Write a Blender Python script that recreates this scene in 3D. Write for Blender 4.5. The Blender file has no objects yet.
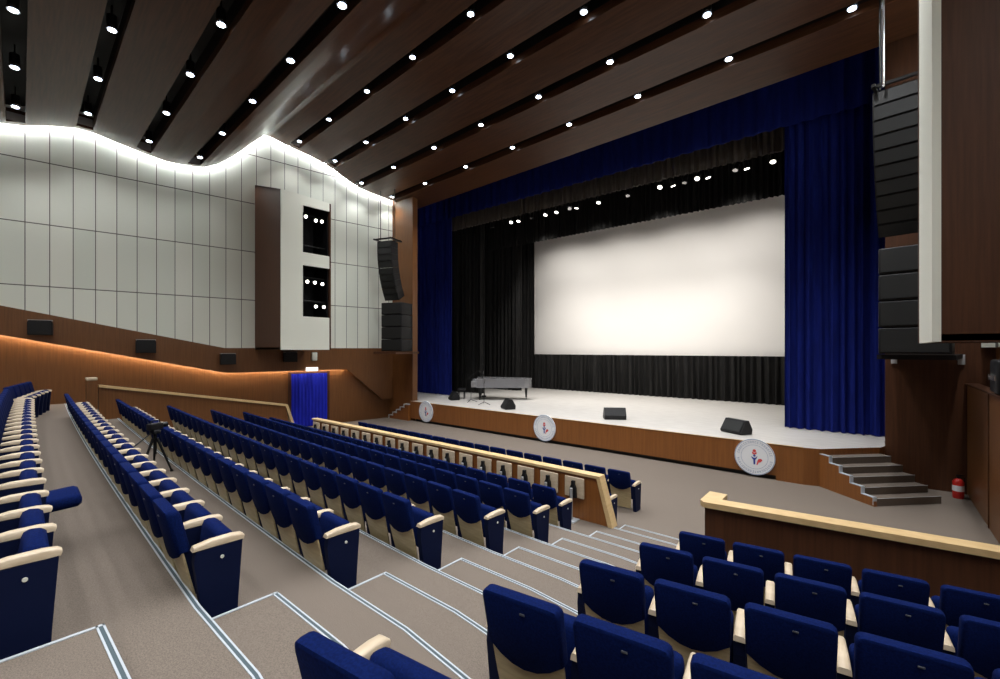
import bpy, math, random
from mathutils import Matrix, Vector
random.seed(7)
R = math.radians
scn = bpy.context.scene
col = scn.collection

# ---------------------------------------------------------------- camera
EYE = 3.452
cam_d = bpy.data.cameras.new('camera'); cam = bpy.data.objects.new('camera', cam_d); col.objects.link(cam)
cam.location = (0, 0, EYE); cam.rotation_euler = (R(90), 0, R(40))
cam_d.sensor_width = 36; cam_d.lens = 15.984; cam_d.shift_y = 0.0095; cam_d.clip_end = 200; cam_d.clip_start = .05
scn.camera = cam
# ---------------------------------------------------------------- world, exposure
w = bpy.data.worlds.new('world'); scn.world = w; w.use_nodes = True
w.node_tree.nodes['Background'].inputs[0].default_value = (.8, .85, 1, 1)
w.node_tree.nodes['Background'].inputs[1].default_value = .05
scn.view_settings.view_transform = 'Standard'; scn.view_settings.look = 'None'
scn.view_settings.gamma = 1; scn.view_settings.use_curve_mapping = False
scn.view_settings.exposure = 0.0
SPOT_W = 235         # one ceiling downlight
COVE_E = 60; WARM_E = 60
STAGE_W = 1500

def spot(name, loc, target, energy, angle=100, blend=.8, color=(1, 1, 1), size=.12):
    l = bpy.data.lights.new(name, 'SPOT'); l.energy = energy; l.spot_size = R(angle); l.spot_blend = blend
    l.color = color; l.shadow_soft_size = size
    o = bpy.data.objects.new(name, l); o.location = loc
    o.rotation_euler = (Vector(target) - Vector(loc)).to_track_quat('-Z', 'Y').to_euler()
    col.objects.link(o); return o

# stage lighting: lamps hung in the flies, washing the stage floor and the screen
for sx in (-14, -11, -8, -5):
    spot('stage_lamp', (sx, 19.0, 10.3), (sx, 21.8, .9), STAGE_W * 1.15, 85, 1, (1, .97, .93), .3)
for sx in (-14, -10.7, -7.4, -4.1):
    spot('stage_lamp', (sx, 19.6, 9.5), (sx - .2, 23.5, 6.8), STAGE_W * .33, 100, 1, (1, .97, .93), .3)
for sx in (-13.5, -9.5, -5.5):
    spot('stage_lamp', (sx, 17.2, 10.4), (sx + .3, 16.6, .9), STAGE_W * .42, 70, 1, (1, .97, .93), .3)

# ---------------------------------------------------------------- helpers
class MB:
    def __init__(s): s.v = []; s.f = []; s.m = []; s.sm = []
    def add(s, v, f, mi=0, smooth=False):
        b = len(s.v); s.v += [tuple(p) for p in v]
        for q in f: s.f.append([b + i for i in q]); s.m.append(mi); s.sm.append(smooth)
        return s
    def box(s, c, d, M=None, mi=0, bev=0):
        x, y, z = d[0] / 2, d[1] / 2, d[2] / 2
        if bev:
            # rounded in all edges: three nested rings
            b = bev; v = []; f = []
            def ring(z_, ix, iy, r):
                pts = []
                for (sx, sy, a0) in ((1, 1, 0), (-1, 1, 90), (-1, -1, 180), (1, -1, 270)):
                    for a in (0, 45, 90):
                        t = R(a0 + a)
                        pts.append((sx * (x - b) + r * math.cos(t), sy * (y - b) + r * math.sin(t), z_))
                return pts
            rs = [ring(-z, 0, 0, b * .3), ring(-z + b * .35, 0, 0, b * .85), ring(-z + b, 0, 0, b), ring(z - b, 0, 0, b), ring(z - b * .35, 0, 0, b * .85), ring(z, 0, 0, b * .3)]
            for r_ in rs: v += r_
            n = 12
            for k in range(5):
                for i in range(n): f.append((k * n + i, k * n + (i + 1) % n, (k + 1) * n + (i + 1) % n, (k + 1) * n + i))
            f.append(tuple(range(n - 1, -1, -1))); f.append(tuple(range(5 * n, 6 * n)))
            sm = True
        else:
            v = [(-x, -y, -z), (x, -y, -z), (x, y, -z), (-x, y, -z), (-x, -y, z), (x, -y, z), (x, y, z), (-x, y, z)]
            f = [(0, 3, 2, 1), (4, 5, 6, 7), (0, 1, 5, 4), (1, 2, 6, 5), (2, 3, 7, 6), (3, 0, 4, 7)]; sm = False
        C = Vector(c)
        v = [(M @ Vector(p) if M else Vector(p)) + C for p in v]
        return s.add(v, f, mi, sm)
    def prism(s, poly, a, b, to3, mi=0, smooth=False):
        n = len(poly)
        v = [to3(p[0], p[1], a) for p in poly] + [to3(p[0], p[1], b) for p in poly]
        f = [tuple(range(n))[::-1], tuple(range(n, 2 * n))] + [(i, (i + 1) % n, n + (i + 1) % n, n + i) for i in range(n)]
        return s.add(v, f, mi, smooth)
    def tube(s, pts, r, n=8, mi=0, cap=True):
        pts = [Vector(p) for p in pts]; rr = r if isinstance(r, (list, tuple)) else [r] * len(pts)
        v = []; f = []
        for i, p in enumerate(pts):
            t = (pts[min(i + 1, len(pts) - 1)] - pts[max(i - 1, 0)]).normalized()
            u = t.cross(Vector((0, 0, 1)) if abs(t.z) < .9 else Vector((1, 0, 0))).normalized(); w_ = t.cross(u)
            for k in range(n):
                a = 2 * math.pi * k / n; v.append(p + rr[i] * (math.cos(a) * u + math.sin(a) * w_))
        for i in range(len(pts) - 1):
            for k in range(n): f.append((i * n + k, i * n + (k + 1) % n, (i + 1) * n + (k + 1) % n, (i + 1) * n + k))
        if cap: f.append(tuple(range(n - 1, -1, -1))); f.append(tuple(range((len(pts) - 1) * n, len(pts) * n)))
        return s.add(v, f, mi, True)
    def disc(s, c, nrm, r, th, n=32, mi=0, rx=1):
        c = Vector(c); nrm = Vector(nrm).normalized()
        return s.tube([c - nrm * th / 2, c + nrm * th / 2], r, n, mi)
    def build(s, name, mats, parent=None, M=None):
        me = bpy.data.meshes.new(name); me.from_pydata(s.v, [], s.f); me.update()
        for m in (mats if isinstance(mats, (list, tuple)) else [mats]): me.materials.append(m)
        for p, mi, sm in zip(me.polygons, s.m, s.sm): p.material_index = mi; p.use_smooth = sm
        import bmesh
        bm = bmesh.new(); bm.from_mesh(me); bmesh.ops.recalc_face_normals(bm, faces=bm.faces); bm.to_mesh(me); bm.free()
        if any(s.sm):
            try: me.set_sharp_from_angle(angle=R(50))
            except Exception: pass
        o = bpy.data.objects.new(name, me); col.objects.link(o)
        if parent: o.parent = parent
        if M: o.matrix_world = M
        return o

XY = lambda x, y, z: (x, y, z)      # polygon in plan, extruded in z
YZ = lambda y, z, x: (x, y, z)      # polygon in y,z extruded in x
XZ = lambda x, z, y: (x, y, z)

def tag(o, label=None, cat=None, group=None, kind=None):
    if label: o['label'] = label
    if cat: o['category'] = cat
    if group: o['group'] = group
    if kind: o['kind'] = kind
    return o
def empty(name, loc=(0, 0, 0), rz=0, label=None, cat=None, group=None):
    o = bpy.data.objects.new(name, None); o.location = loc; o.rotation_euler.z = rz
    o.empty_display_size = .1; col.objects.link(o); return tag(o, label, cat, group)
def struct(mb, name, mat, M=None): return tag(mb.build(name, mat, None, M), kind='structure')
def copy_tree(o, parent=None):
    c = o.copy(); col.objects.link(c)
    if parent: c.parent = parent
    for ch in list(o.children): copy_tree(ch, c)
    return c
def ray(px, py):
    u = (px - 500) / 444; v = (349 - py) / 444
    return Vector((-.64279 + .76604 * u, .76604 + .64279 * u, v))
def Pz(px, py, z):
    r = ray(px, py); return Vector((0, 0, EYE)) + r * ((z - EYE) / r.z)
def Py(px, py, Y):
    r = ray(px, py); return Vector((0, 0, EYE)) + r * (Y / r.y)
def ordn(n): return ['first', 'second', 'third', 'fourth', 'fifth', 'sixth', 'seventh', 'eighth', 'ninth', 'tenth', '11th', '12th', '13th', '14th', '15th', '16th', '17th', '18th', '19th', '20th', '21st', '22nd', '23rd', '24th', '25th', '26th'][n]

# ---------------------------------------------------------------- materials
def mat(name, color, rough=.6, metal=0, spec=.5, emit=None, es=0):
    m = bpy.data.materials.new(name); m.use_nodes = True; b = m.node_tree.nodes['Principled BSDF']
    b.inputs['Base Color'].default_value = (*color, 1); b.inputs['Roughness'].default_value = rough
    b.inputs['Metallic'].default_value = metal; b.inputs['Specular IOR Level'].default_value = spec
    if emit: b.inputs['Emission Color'].default_value = (*emit, 1); b.inputs['Emission Strength'].default_value = es
    return m
def noise_mat(name, c1, c2, scale=(1, 1, 1), nscale=5, rough=.6, detail=4, bump=0, spec=.5, lo=.35, hi=.65, coat=0):
    m = mat(name, c1, rough, 0, spec); nt = m.node_tree; N = nt.nodes; L = nt.links; b = N['Principled BSDF']
    tc = N.new('ShaderNodeTexCoord'); mp = N.new('ShaderNodeMapping'); mp.inputs['Scale'].default_value = scale
    no = N.new('ShaderNodeTexNoise'); no.inputs['Scale'].default_value = nscale; no.inputs['Detail'].default_value = detail
    cr = N.new('ShaderNodeValToRGB'); cr.color_ramp.elements[0].position = lo; cr.color_ramp.elements[1].position = hi
    cr.color_ramp.elements[0].color = (*c1, 1); cr.color_ramp.elements[1].color = (*c2, 1)
    L.new(tc.outputs['Object'], mp.inputs[0]); L.new(mp.outputs[0], no.inputs[0]); L.new(no.outputs[0], cr.inputs[0]); L.new(cr.outputs[0], b.inputs['Base Color'])
    if bump:
        bp = N.new('ShaderNodeBump'); bp.inputs['Strength'].default_value = bump; bp.inputs['Distance'].default_value = .01
        L.new(no.outputs[0], bp.inputs['Height']); L.new(bp.outputs[0], b.inputs['Normal'])
    if coat: b.inputs['Coat Weight'].default_value = coat; b.inputs['Coat Roughness'].default_value = .2
    return m

M = {}
M['ceil'] = noise_mat('ceiling_wood', (.050, .020, .009), (.080, .032, .014), (.4, 6, 6), 3, .34, spec=.28)
M['ceil_edge'] = mat('ceiling_void_black', (.006, .006, .007), .6)
M['wood'] = noise_mat('wall_wood', (.130, .050, .014), (.170, .068, .020), (9, 9, .35), 3, .38)
M['wood_dark'] = noise_mat('box_wood', (.055, .020, .008), (.075, .028, .011), (9, 9, .35), 3, .5, spec=.3)
M['wood_stage'] = noise_mat('stage_wood', (.20, .070, .016), (.25, .092, .022), (7, 7, .3), 3, .35)
M['rail'] = noise_mat('pale_wood', (.58, .40, .19), (.66, .47, .24), (2, 2, 6), 4, .35)
M['arm'] = noise_mat('armrest_wood', (.52, .41, .28), (.60, .49, .35), (2, 2, 6), 4, .35)
M['beige'] = noise_mat('seat_back_plywood', (.42, .33, .18), (.50, .40, .22), (2, 2, 10), 4, .4)
M['navy'] = noise_mat('navy_fabric', (.0016, .006, .046), (.003, .011, .074), (1, 1, 1), 90, .9, spec=.06, bump=.1)
M['navy_side'] = mat('navy_side_panel', (.002, .006, .034), .7, spec=.15)
M['carpet'] = noise_mat('carpet', (.132, .108, .088), (.195, .162, .134), (1, 1, 1), 130, .95, 3, spec=.1, bump=.2)
M['stage_floor'] = noise_mat('stage_floor', (.55, .52, .48), (.63, .60, .56), (1, 4, 1), 2, .35)
M['nose'] = mat('nosing_aluminium', (.58, .63, .68), .35, .3)
M['nose_in'] = mat('nosing_inlay', (.055, .085, .10), .7)
M['blue'] = noise_mat('blue_velvet', (.003, .008, .10), (.0045, .012, .145), (1, 1, .2), 6, .8, spec=.15)
M['door_blue_lit'] = noise_mat('door_curtain_lit_blue', (.010, .018, .40), (.014, .026, .55), (1, 1, .2), 6, .7, spec=.2)  # brighter than the stage blue: the cove's light is painted into it
M['black_cloth'] = noise_mat('black_drape', (.004, .004, .004), (.010, .009, .008), (1, 1, .2), 8, .75, spec=.3)
M['grey_cloth'] = noise_mat('grey_border', (.07, .058, .048), (.10, .085, .07), (1, 1, .2), 8, .8, spec=.2)
M['screen'] = mat('screen_white', (.80, .77, .73), .9, spec=.1)
M['black'] = mat('black_plastic', (.008, .008, .009), .5, spec=.3)
M['grille'] = noise_mat('speaker_grille', (.005, .0055, .0055), (.010, .011, .010), (60, 60, 60), 8, .55)
M['blackmetal'] = mat('black_metal', (.02, .02, .02), .35, .6)
M['steel'] = mat('steel', (.55, .55, .56), .25, .9)
M['grey'] = mat('grey_paint', (.35, .35, .35), .5)
M['white'] = mat('white_board', (.88, .90, .92), .5)
M['cream_plain'] = mat('cream_panel_plain', (.78, .79, .69), .55)
M['lamp'] = mat('lamp_lens', (1, 1, 1), .3, emit=(.80, .90, 1), es=14)
M['lamp_small'] = mat('stage_lamp_lens', (1, 1, 1), .3, emit=(1, .95, .85), es=7)
M['lampring'] = mat('lamp_ring', (.55, .60, .70), .25, .8)
M['cove'] = mat('cove_led', (1, 1, 1), .5, emit=(.93, .96, 1), es=COVE_E)
M['warm'] = mat('warm_led', (1, 1, 1), .5, emit=(1, .90, .72), es=WARM_E)
M['exit'] = mat('exit_sign_white', (1, 1, 1), .5, emit=(1, 1, .95), es=1.5)
M['plate'] = mat('row_plate_grey', (.07, .075, .09), .4)
M['red'] = mat('red_paint', (.55, .02, .015), .35)
M['piano'] = mat('piano_grey', (.30, .30, .31), .15, .3)  # one even glossy grey for case, lid and keybed
M['emb_blue'] = mat('emblem_blue', (.02, .05, .30), .5)
M['emb_red'] = mat('emblem_red', (.65, .06, .06), .5)
M['emb_text'] = mat('emblem_grey_blue', (.35, .42, .55), .5)

def cream_mat():
    m = mat('cream_panels', (.60, .60, .50), .65); nt = m.node_tree; N = nt.nodes; L = nt.links; b = N['Principled BSDF']
    tc = N.new('ShaderNodeTexCoord'); sp = N.new('ShaderNodeSeparateXYZ'); L.new(tc.outputs['Object'], sp.inputs[0])
    def lines(out, off, per, wd):
        a = N.new('ShaderNodeMath'); a.operation = 'ADD'; a.inputs[1].default_value = off + 500 * per; L.new(out, a.inputs[0])
        mo = N.new('ShaderNodeMath'); mo.operation = 'MODULO'; mo.inputs[1].default_value = per; L.new(a.outputs[0], mo.inputs[0])
        lt = N.new('ShaderNodeMath'); lt.operation = 'LESS_THAN'; lt.inputs[1].default_value = wd; L.new(mo.outputs[0], lt.inputs[0]); return lt, a, mo
    l1, a1, _ = lines(sp.outputs[0], .12, .543, .022)
    l2, a2, _ = lines(sp.outputs[2], -5.43, 1.975, .03)
    mx = N.new('ShaderNodeMath'); mx.operation = 'MAXIMUM'; L.new(l1.outputs[0], mx.inputs[0]); L.new(l2.outputs[0], mx.inputs[1])
    # per-panel tone
    d = N.new('ShaderNodeMath'); d.operation = 'DIVIDE'; d.inputs[1].default_value = .543; L.new(a1.outputs[0], d.inputs[0])
    f = N.new('ShaderNodeMath'); f.operation = 'FLOOR'; L.new(d.outputs[0], f.inputs[0])
    d2 = N.new('ShaderNodeMath'); d2.operation = 'DIVIDE'; d2.inputs[1].default_value = 1.975; L.new(a2.outputs[0], d2.inputs[0])
    f2 = N.new('ShaderNodeMath'); f2.operation = 'FLOOR'; L.new(d2.outputs[0], f2.inputs[0])
    cb = N.new('ShaderNodeCombineXYZ'); L.new(f.outputs[0], cb.inputs[0]); L.new(f2.outputs[0], cb.inputs[1])
    wn = N.new('ShaderNodeTexWhiteNoise'); L.new(cb.outputs[0], wn.inputs[0])
    r1 = N.new('ShaderNodeValToRGB'); r1.color_ramp.elements[0].color = (.74, .78, .68, 1); r1.color_ramp.elements[1].color = (.82, .84, .74, 1); L.new(wn.outputs[0], r1.inputs[0])
    mix = N.new('ShaderNodeMix'); mix.data_type = 'RGBA'; L.new(mx.outputs[0], mix.inputs[0]); L.new(r1.outputs[0], mix.inputs[6]); mix.inputs[7].default_value = (.10, .095, .075, 1)
    L.new(mix.outputs[2], b.inputs['Base Color']); return m
M['cream'] = cream_mat()

# ---------------------------------------------------------------- floor terraces
h = .118
EDGE = {'A': 0.0, 'B': 1.03, 'C': 2.05, 'D': 3.08, 'E': 4.155, 'F': 5.23, 'G': 6.32, 'L': 7.45}   # top edge behind each row
LEV = {'A': 14, 'B': 12, 'C': 10, 'D': 8, 'E': 6, 'F': 4, 'G': 2}                           # level (in half risers) the row stands on
AL, AR = -3.6, -1.62
def sx(X):
    if X < -3.5: t = -3.5 - X; return .042 * t + .0010 * t * t
    if X > AR: return .14 * (X - AR) - .10
    return -.10 * max(0, (X + 2.6) / (2.6 + AR)) if X > -2.6 else 0
SC = {'G': .5, 'L': 0}
def slope(X): return (sx(X + .01) - sx(X - .01)) / .02
XS = [-21.6 + i * .9 for i in range(21)] + [-2.6, -1.60]
XR = [-1.60, -.7, .3, 1.3, 2.3, 3.3, 4.4]
RO = .45          # the right block's treads sit half a row further forward and one half riser higher
def edge_line(k, xs=XS, dy=0): return [(x, EDGE[k] + sx(x) * SC.get(k, 1) + dy) for x in xs]
def tread(front, back, z, xs=XS):
    f = edge_line(front, xs) if isinstance(front, str) else [(x, front) for x in xs]
    b = edge_line(back, xs) if isinstance(back, str) else [(x, back) for x in xs]
    return f + b[::-1]
order = ['A', 'B', 'C', 'D', 'E', 'F', 'G', 'L']
mb = MB(); mb.prism([(-24, 24.6), (-24, -9.2), (6, -9.2), (6, 24.6)], -.3, 0, XY); struct(mb, 'floor', M['carpet'])
mb = MB(); mb.prism([(x, -9) for x in (-24, -1.6)] + edge_line('A')[::-1], 0, 16 * h, XY); struct(mb, 'floor', M['carpet'])
mb = MB(); mb.prism([(-1.6, -9), (6, -9)] + edge_line('A', XR, RO)[::-1], 0, 15 * h, XY); struct(mb, 'floor', M['carpet'])
for a, b, in zip('ABCDE', 'BCDEF'):
    far = edge_line(b, XR, RO) if b != 'F' else [(x, 6.12 + .13 * (x + 1.62)) for x in XR]
    mb = MB(); mb.prism(edge_line(a, XR, RO) + far[::-1], 0, (LEV[a] - 1) * h, XY); struct(mb, 'floor', M['carpet'])

for a, b in zip(order[:-1], order[1:]):
    xs = XS
    if a == 'G': xs = [x for x in XS if x < -3.7] + [-3.6, -2.6, -1.60]
    mb = MB(); mb.prism(tread(b, a, 0, xs), 0, LEV[a] * h, XY); struct(mb, 'floor', M['carpet'])
tn = [0]
def trim(mb, m): tn[0] += 1; return struct(mb, 'trim_%d' % tn[0], m)
def strip(mbo, pts, z, w0, w1, mi, th=.004):
    # ribbon lying on a tread, from offset w0 to w1 behind the edge polyline
    v = []; f = []
    n = len(pts)
    for i, p in enumerate(pts):
        q0 = pts[max(i - 1, 0)]; q1 = pts[min(i + 1, n - 1)]
        t = Vector((q1[0] - q0[0], q1[1] - q0[1])).normalized(); nn = Vector((t.y, -t.x))
        for o in (w0, w1):
            for zz in (z, z + th): v.append((p[0] + nn.x * o, p[1] + nn.y * o, zz))
    for i in range(n - 1):
        a = i * 4; b = a + 4
        f += [(a + 1, b + 1, b + 3, a + 3), (a, b, b + 1, a + 1), (a + 2, a + 3, b + 3, b + 2), (a, a + 2, b + 2, b)]
    f += [(0, 1, 3, 2), ((n - 1) * 4, (n - 1) * 4 + 2, (n - 1) * 4 + 3, (n - 1) * 4 + 1)]
    mbo.add(v, f, mi)
def nosing(pts, z):
    m_ = MB(); strip(m_, pts, z, .0, .011, 0, .006); strip(m_, pts, z, .011, .031, 1, .004); strip(m_, pts, z, .031, .042, 0, .006)
    trim(m_, [M['nose'], M['nose_in']])
for i, k in enumerate(order[1:]):
    lv = LEV[order[i]]
    xs = XS if k != 'L' else [-3.6, -2.6, -1.62]
    if k == 'G': xs = [x for x in XS if x < -1.5]
    nosing([(x, y) for x, y in edge_line(k, xs)], lv * h)
# half steps in the aisle
for k in order:
    lv = {'A': 15, 'B': 13, 'C': 11, 'D': 9, 'E': 7, 'F': 5, 'G': 3, 'L': 1}[k]
    y0 = EDGE[k]; y1 = y0 + .525
    mb = MB(); mb.prism([(AL, y0), (AR, y0 - .1), (AR, y1 - .1), (AR - 1, y1), (AL, y1)], 0 if k == 'L' else (lv - 1) * h, lv * h, XY); struct(mb, 'floor', M['carpet'])
    nosing([(AL, y1), (AR - 1, y1), (AR, y1 - .1)], lv * h)
    mb = MB(); mb.box((AL + .012, (y0 + y1) / 2, lv * h + .003), (.024, y1 - y0, .006)); trim(mb, M['nose'])

# ---------------------------------------------------------------- ceiling
TH = R(-2.8)
CM = Matrix.Rotation(TH, 4, 'Z')
prof = [(-9.5, 10.6), (-6.6, 10.9), (-4.4, 10.5), (-2.6, 10.3), (-1.4, 10.15), (-.1, 10.3), (.7, 10.55), (1.42, 10.70), (2.2, 10.52), (2.92, 10.36), (3.6, 10.25), (4.37, 10.28), (4.75, 10.36), (5.2, 10.6), (5.7, 11.05), (6.2, 11.6), (6.55, 11.98), (6.8, 12.22), (7.0, 12.26), (7.9, 12.06), (8.7, 11.92), (9.45, 11.73), (10.1, 11.4), (10.75, 11.11), (11.6, 10.96), (12.4, 10.88), (13.2, 10.76), (13.9, 10.66)]
slots = [-6.6, -4.4, -2.6, -.1, 1.42, 2.92, 4.37, 7.9, 9.45, 10.75, 12.4]
def pz(y):
    for (a, za), (b, zb) in zip(prof[:-1], prof[1:]):
        if a <= y <= b: return za + (zb - za) * (y - a) / (b - a)
def wallX(Y): return -18.8 - .137 * (13.6 - Y)
def wall_hit(yp):          # left wall intersection of a slot line at y'
    c, s = math.cos(TH), math.sin(TH)
    # X = xp*c - yp*s ; Y = xp*s + yp*c
    lo, hi = -30, 0
    for _ in range(50):
        m_ = (lo + hi) / 2; X = m_ * c - yp * s; Y = m_ * s + yp * c
        if X < wallX(Y): lo = m_
        else: hi = m_
    return lo
HW = .20
segs = []; prev = prof[0][0]
for s_ in slots: segs.append((prev, s_ - HW)); prev = s_ + HW
segs.append((prev, prof[-1][0]))
CUSP = 6.9
for a, b in segs:
    parts = [(a, b)] if not (a < CUSP < b) else [(a, CUSP), (CUSP, b)]
    for (a, b) in parts:
        ys = [a] + [p[0] for p in prof if a < p[0] < b] + [b]
        # refine and smooth
        yy = [a + (b - a) * i / 10 for i in range(11)]; yy = sorted(set([round(v, 4) for v in yy + ys]))
        low = [(y, pz(y)) for y in yy]
        X0 = [wall_hit((a + b) / 2) + .42, 8.5]
        v = []; f = []; n = len(low)
        for q_ in range(4):
            xq = lambda y: (wall_hit(y) + .42) * (1 - q_ / 3) + 8.5 * q_ / 3
            for (y, z) in low: v.append((xq(y), y, z))
            for (y, z) in low: v.append((xq(y), y, z + .22))
        for k in range(3):
            o = k * 2 * n; q = o + 2 * n
            for i in range(n - 1):
                f.append((o + i, o + i + 1, q + i + 1, q + i)); f.append((o + n + i, q + n + i, q + n + i + 1, o + n + i + 1))
            f.append((o, q, q + n, o + n)); f.append((o + n - 1, o + 2 * n - 1, q + 2 * n - 1, q + n - 1))
        mb = MB(); mb.add(v, f, 0, True)
        o = struct(mb, 'ceiling', M['ceil'], CM)
for s_ in slots:           # dark channels
    mb = MB(); x0 = wall_hit(s_) + (-.3); z = pz(s_)
    mb.box(((x0 + 8.5) / 2, s_, z + .62), (8.5 - x0, 2 * HW + .1, .04))
    for sd in (-1, 1): mb.box(((x0 + 8.5) / 2, s_ + sd * (HW + .03), z + .38), (8.5 - x0, .04, .5))
    struct(mb, 'ceiling', M['ceil_edge'], CM)
for s_ in slots:
    x0 = wall_hit(s_) + .42; x1 = max(x0 + .25, -19.45) if s_ > 5 else x0 + .25; z = pz(s_)
    mb = MB(); mb.prism([(s_ - HW - .002, pz(s_ - HW)), (s_ + HW + .002, pz(s_ + HW)), (s_ + HW + .002, z + .4), (s_ - HW - .002, z + .4)], x0, x1, YZ); struct(mb, 'ceiling', M['ceil'], CM)
    mb = MB(); mb.box((x1 + .02, s_, z + .16), (.03, 2 * HW - .02, .24)); struct(mb, 'ceiling', M['grey'], CM)
# cove light along the left wall
pts = []
for i in range(0, 90):
    yp = -9 + (13.6 + 9) * i / 89
    z = pz(yp) + .08
    xp = wall_hit(yp) + .33
    pts.append(CM @ Vector((xp, yp, z)))
mb = MB(); mb.tube(pts, .028, 6); trim(mb, M['cove'])
cv = []
for i in range(60):
    yp = -9.4 + 23.2 * i / 59; xw_ = wall_hit(yp)
    for (dx_, dz_) in ((-.35, .42), (.75, .42), (.75, .47), (-.35, .47)): cv.append((xw_ + dx_, yp, pz(yp) + dz_))
cf = []
for i in range(59):
    for k in range(4): cf.append((i * 4 + k, i * 4 + (k + 1) % 4, i * 4 + 4 + (k + 1) % 4, i * 4 + 4 + k))
mb = MB(); mb.add(cv, cf); struct(mb, 'ceiling', M['white'], CM)
pts2 = [Vector((-16.4 - wallX(p.y) - .36, p.y, pz(max(-9.4, min(13.8, p.y * .9988 + .0488 * 3))) - .12)) for p in pts]
mb = MB(); mb.tube(pts2, .028, 6); trim(mb, M['cove'])

# downlights
LX = [-.95, -3.45, -5.93, -8.35, -10.85, -13.4, -16.1, -18.7]
names = {1.42: 'second', -.1: 'first', 2.92: 'third', 4.37: 'fourth', 7.9: 'fifth', 9.45: 'sixth', 10.75: 'seventh', 12.4: 'eighth'}
proto = empty('downlight', (0, 0, 0))
mbh = MB(); mbh.tube([(0, 0, .02), (0, 0, .30)], .095, 16); mbh.tube([(0, 0, .30), (0, 0, .60)], .02, 8); mbh.build('housing', M['blackmetal'], proto)
mbr = MB(); mbr.tube([(0, 0, -.02), (0, 0, .05)], [.105, .095], 18, cap=True); mbr.build('trim_ring', M['lampring'], proto)
mbl = MB(); mbl.tube([(0, 0, -.034), (0, 0, -.021)], .075, 16); mbl.build('lens', M['lamp'], proto)
first = True
for s_ in slots:
    cnt = 0
    for x in ([1.55, 4.0] + LX)[::-1]:
        if s_ < 4 and x < -17.5 and s_ not in (1.42, -.1, 2.92): pass
        wx = wall_hit(s_)
        if x < wx + .7: continue
        p = CM @ Vector((x, s_, pz(s_) + .06))
        vis = s_ in names
        if vis:
            rr = Matrix.Rotation(0, 3, 'Z'); d = p - Vector((0, 0, EYE)); fw = -.64279 * d.x + .76604 * d.y; lt = .76604 * d.x + .64279 * d.y
            vis = fw > 1 and abs(lt / fw) < 1.16 and (349 - 444 * d.z / fw) > -12
        if vis:
            o = proto if first else copy_tree(proto); first = False
            o.location = p; o.rotation_euler.z = TH
            tag(o, 'round bright downlight, %s from the left wall in the %s ceiling slot from the left' % (ordn(cnt), names[s_]), 'ceiling light', 'downlights in the ceiling slots')
            cnt += 1
        spot('downlight_lamp', (p.x, p.y, p.z - .06), (p.x, p.y, 0), SPOT_W * 1.15 * (.35 if x < wx + 1.6 else 1) * (1.4 if s_ > 7 else .72), 104, .7, (.97, .98, 1), .10)

# ---------------------------------------------------------------- side walls
wn = math.hypot(.137, 1); wd = Vector((.137 / wn, 1 / wn, 0)); nd = Vector((1 / wn, -.137 / wn, 0))
def side_frame(left):
    if left:
        return Matrix(((wd.x, -nd.x, 0, -18.8), (wd.y, -nd.y, 0, 13.6), (0, 0, 1, 0), (0, 0, 0, 1)))
    return Matrix(((-wd.x, -nd.x, 0, 2.4), (wd.y, nd.y, 0, 13.6), (0, 0, 1, 0), (0, 0, 0, 1)))   # mirrored
LW = side_frame(True)
def S(Y): return (Y - 13.6) * wn
def side_wall(left):
    nm = 'wall_left' if left else 'wall_right'
    def mesh(poly, a, b, m, name=nm):
        # poly in (s,z); a,b = distance into the room
        v_to = (lambda s_, z, d: LW @ Vector((s_, -d, z)))
        if left:
            mb = MB(); mb.prism(poly, -a, -b, lambda s_, z, d: (s_, d, z)); o = struct(mb, name, m, LW)
        else:
            mb = MB(); mb.prism(poly, a, b, lambda s_, z, d: tuple(Vector((-16.4 - (LW @ Vector((s_, -d, z))).x, (LW @ Vector((s_, -d, z))).y, z)))); o = struct(mb, name, m)
        return o
    ye = 13.7 if left else 15.2
    mesh([(S(-9), 0), (S(ye), 0), (S(ye), 5), (S(-9), 7)], -.3, 0, M['wood'])
    # projecting wood band
    band = [(S(-9), 6.13), (S(6.5), 2.50), (S(11.36), 2.50), (S(13.15), .96), (S(13.7), .96), (S(13.7), 3.49), (S(6.45), 3.49), (S(-9), 6.9)]
    up = lambda pts, d: [(a, b + d) if i < 3 else (a, b) for i, (a, b) in enumerate(pts)]
    mesh(up(band, .10), 0, .22, M['wood'])
    mesh(band, .22, .26, M['wood'])
    mesh([(S(-9), 6.9), (S(6.45), 3.49), (S(ye), 3.49), (S(ye), 12.8), (S(-9), 12.8)], -.3, .24, M['cream'])
    if left:
        mb = MB(); pp = [LW @ Vector((S(-9), -.155, 6.19)), LW @ Vector((S(6.5), -.155, 2.56)), LW @ Vector((S(11.30), -.155, 2.56))]
        mb.tube(pp, .02, 6); trim(mb, M['warm'])
side_wall(True); side_wall(False)
# rear wall
mb = MB(); mb.box((-9, -9.3, 6), (30, .3, 14)); struct(mb, 'wall_back', M['wood'])
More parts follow.
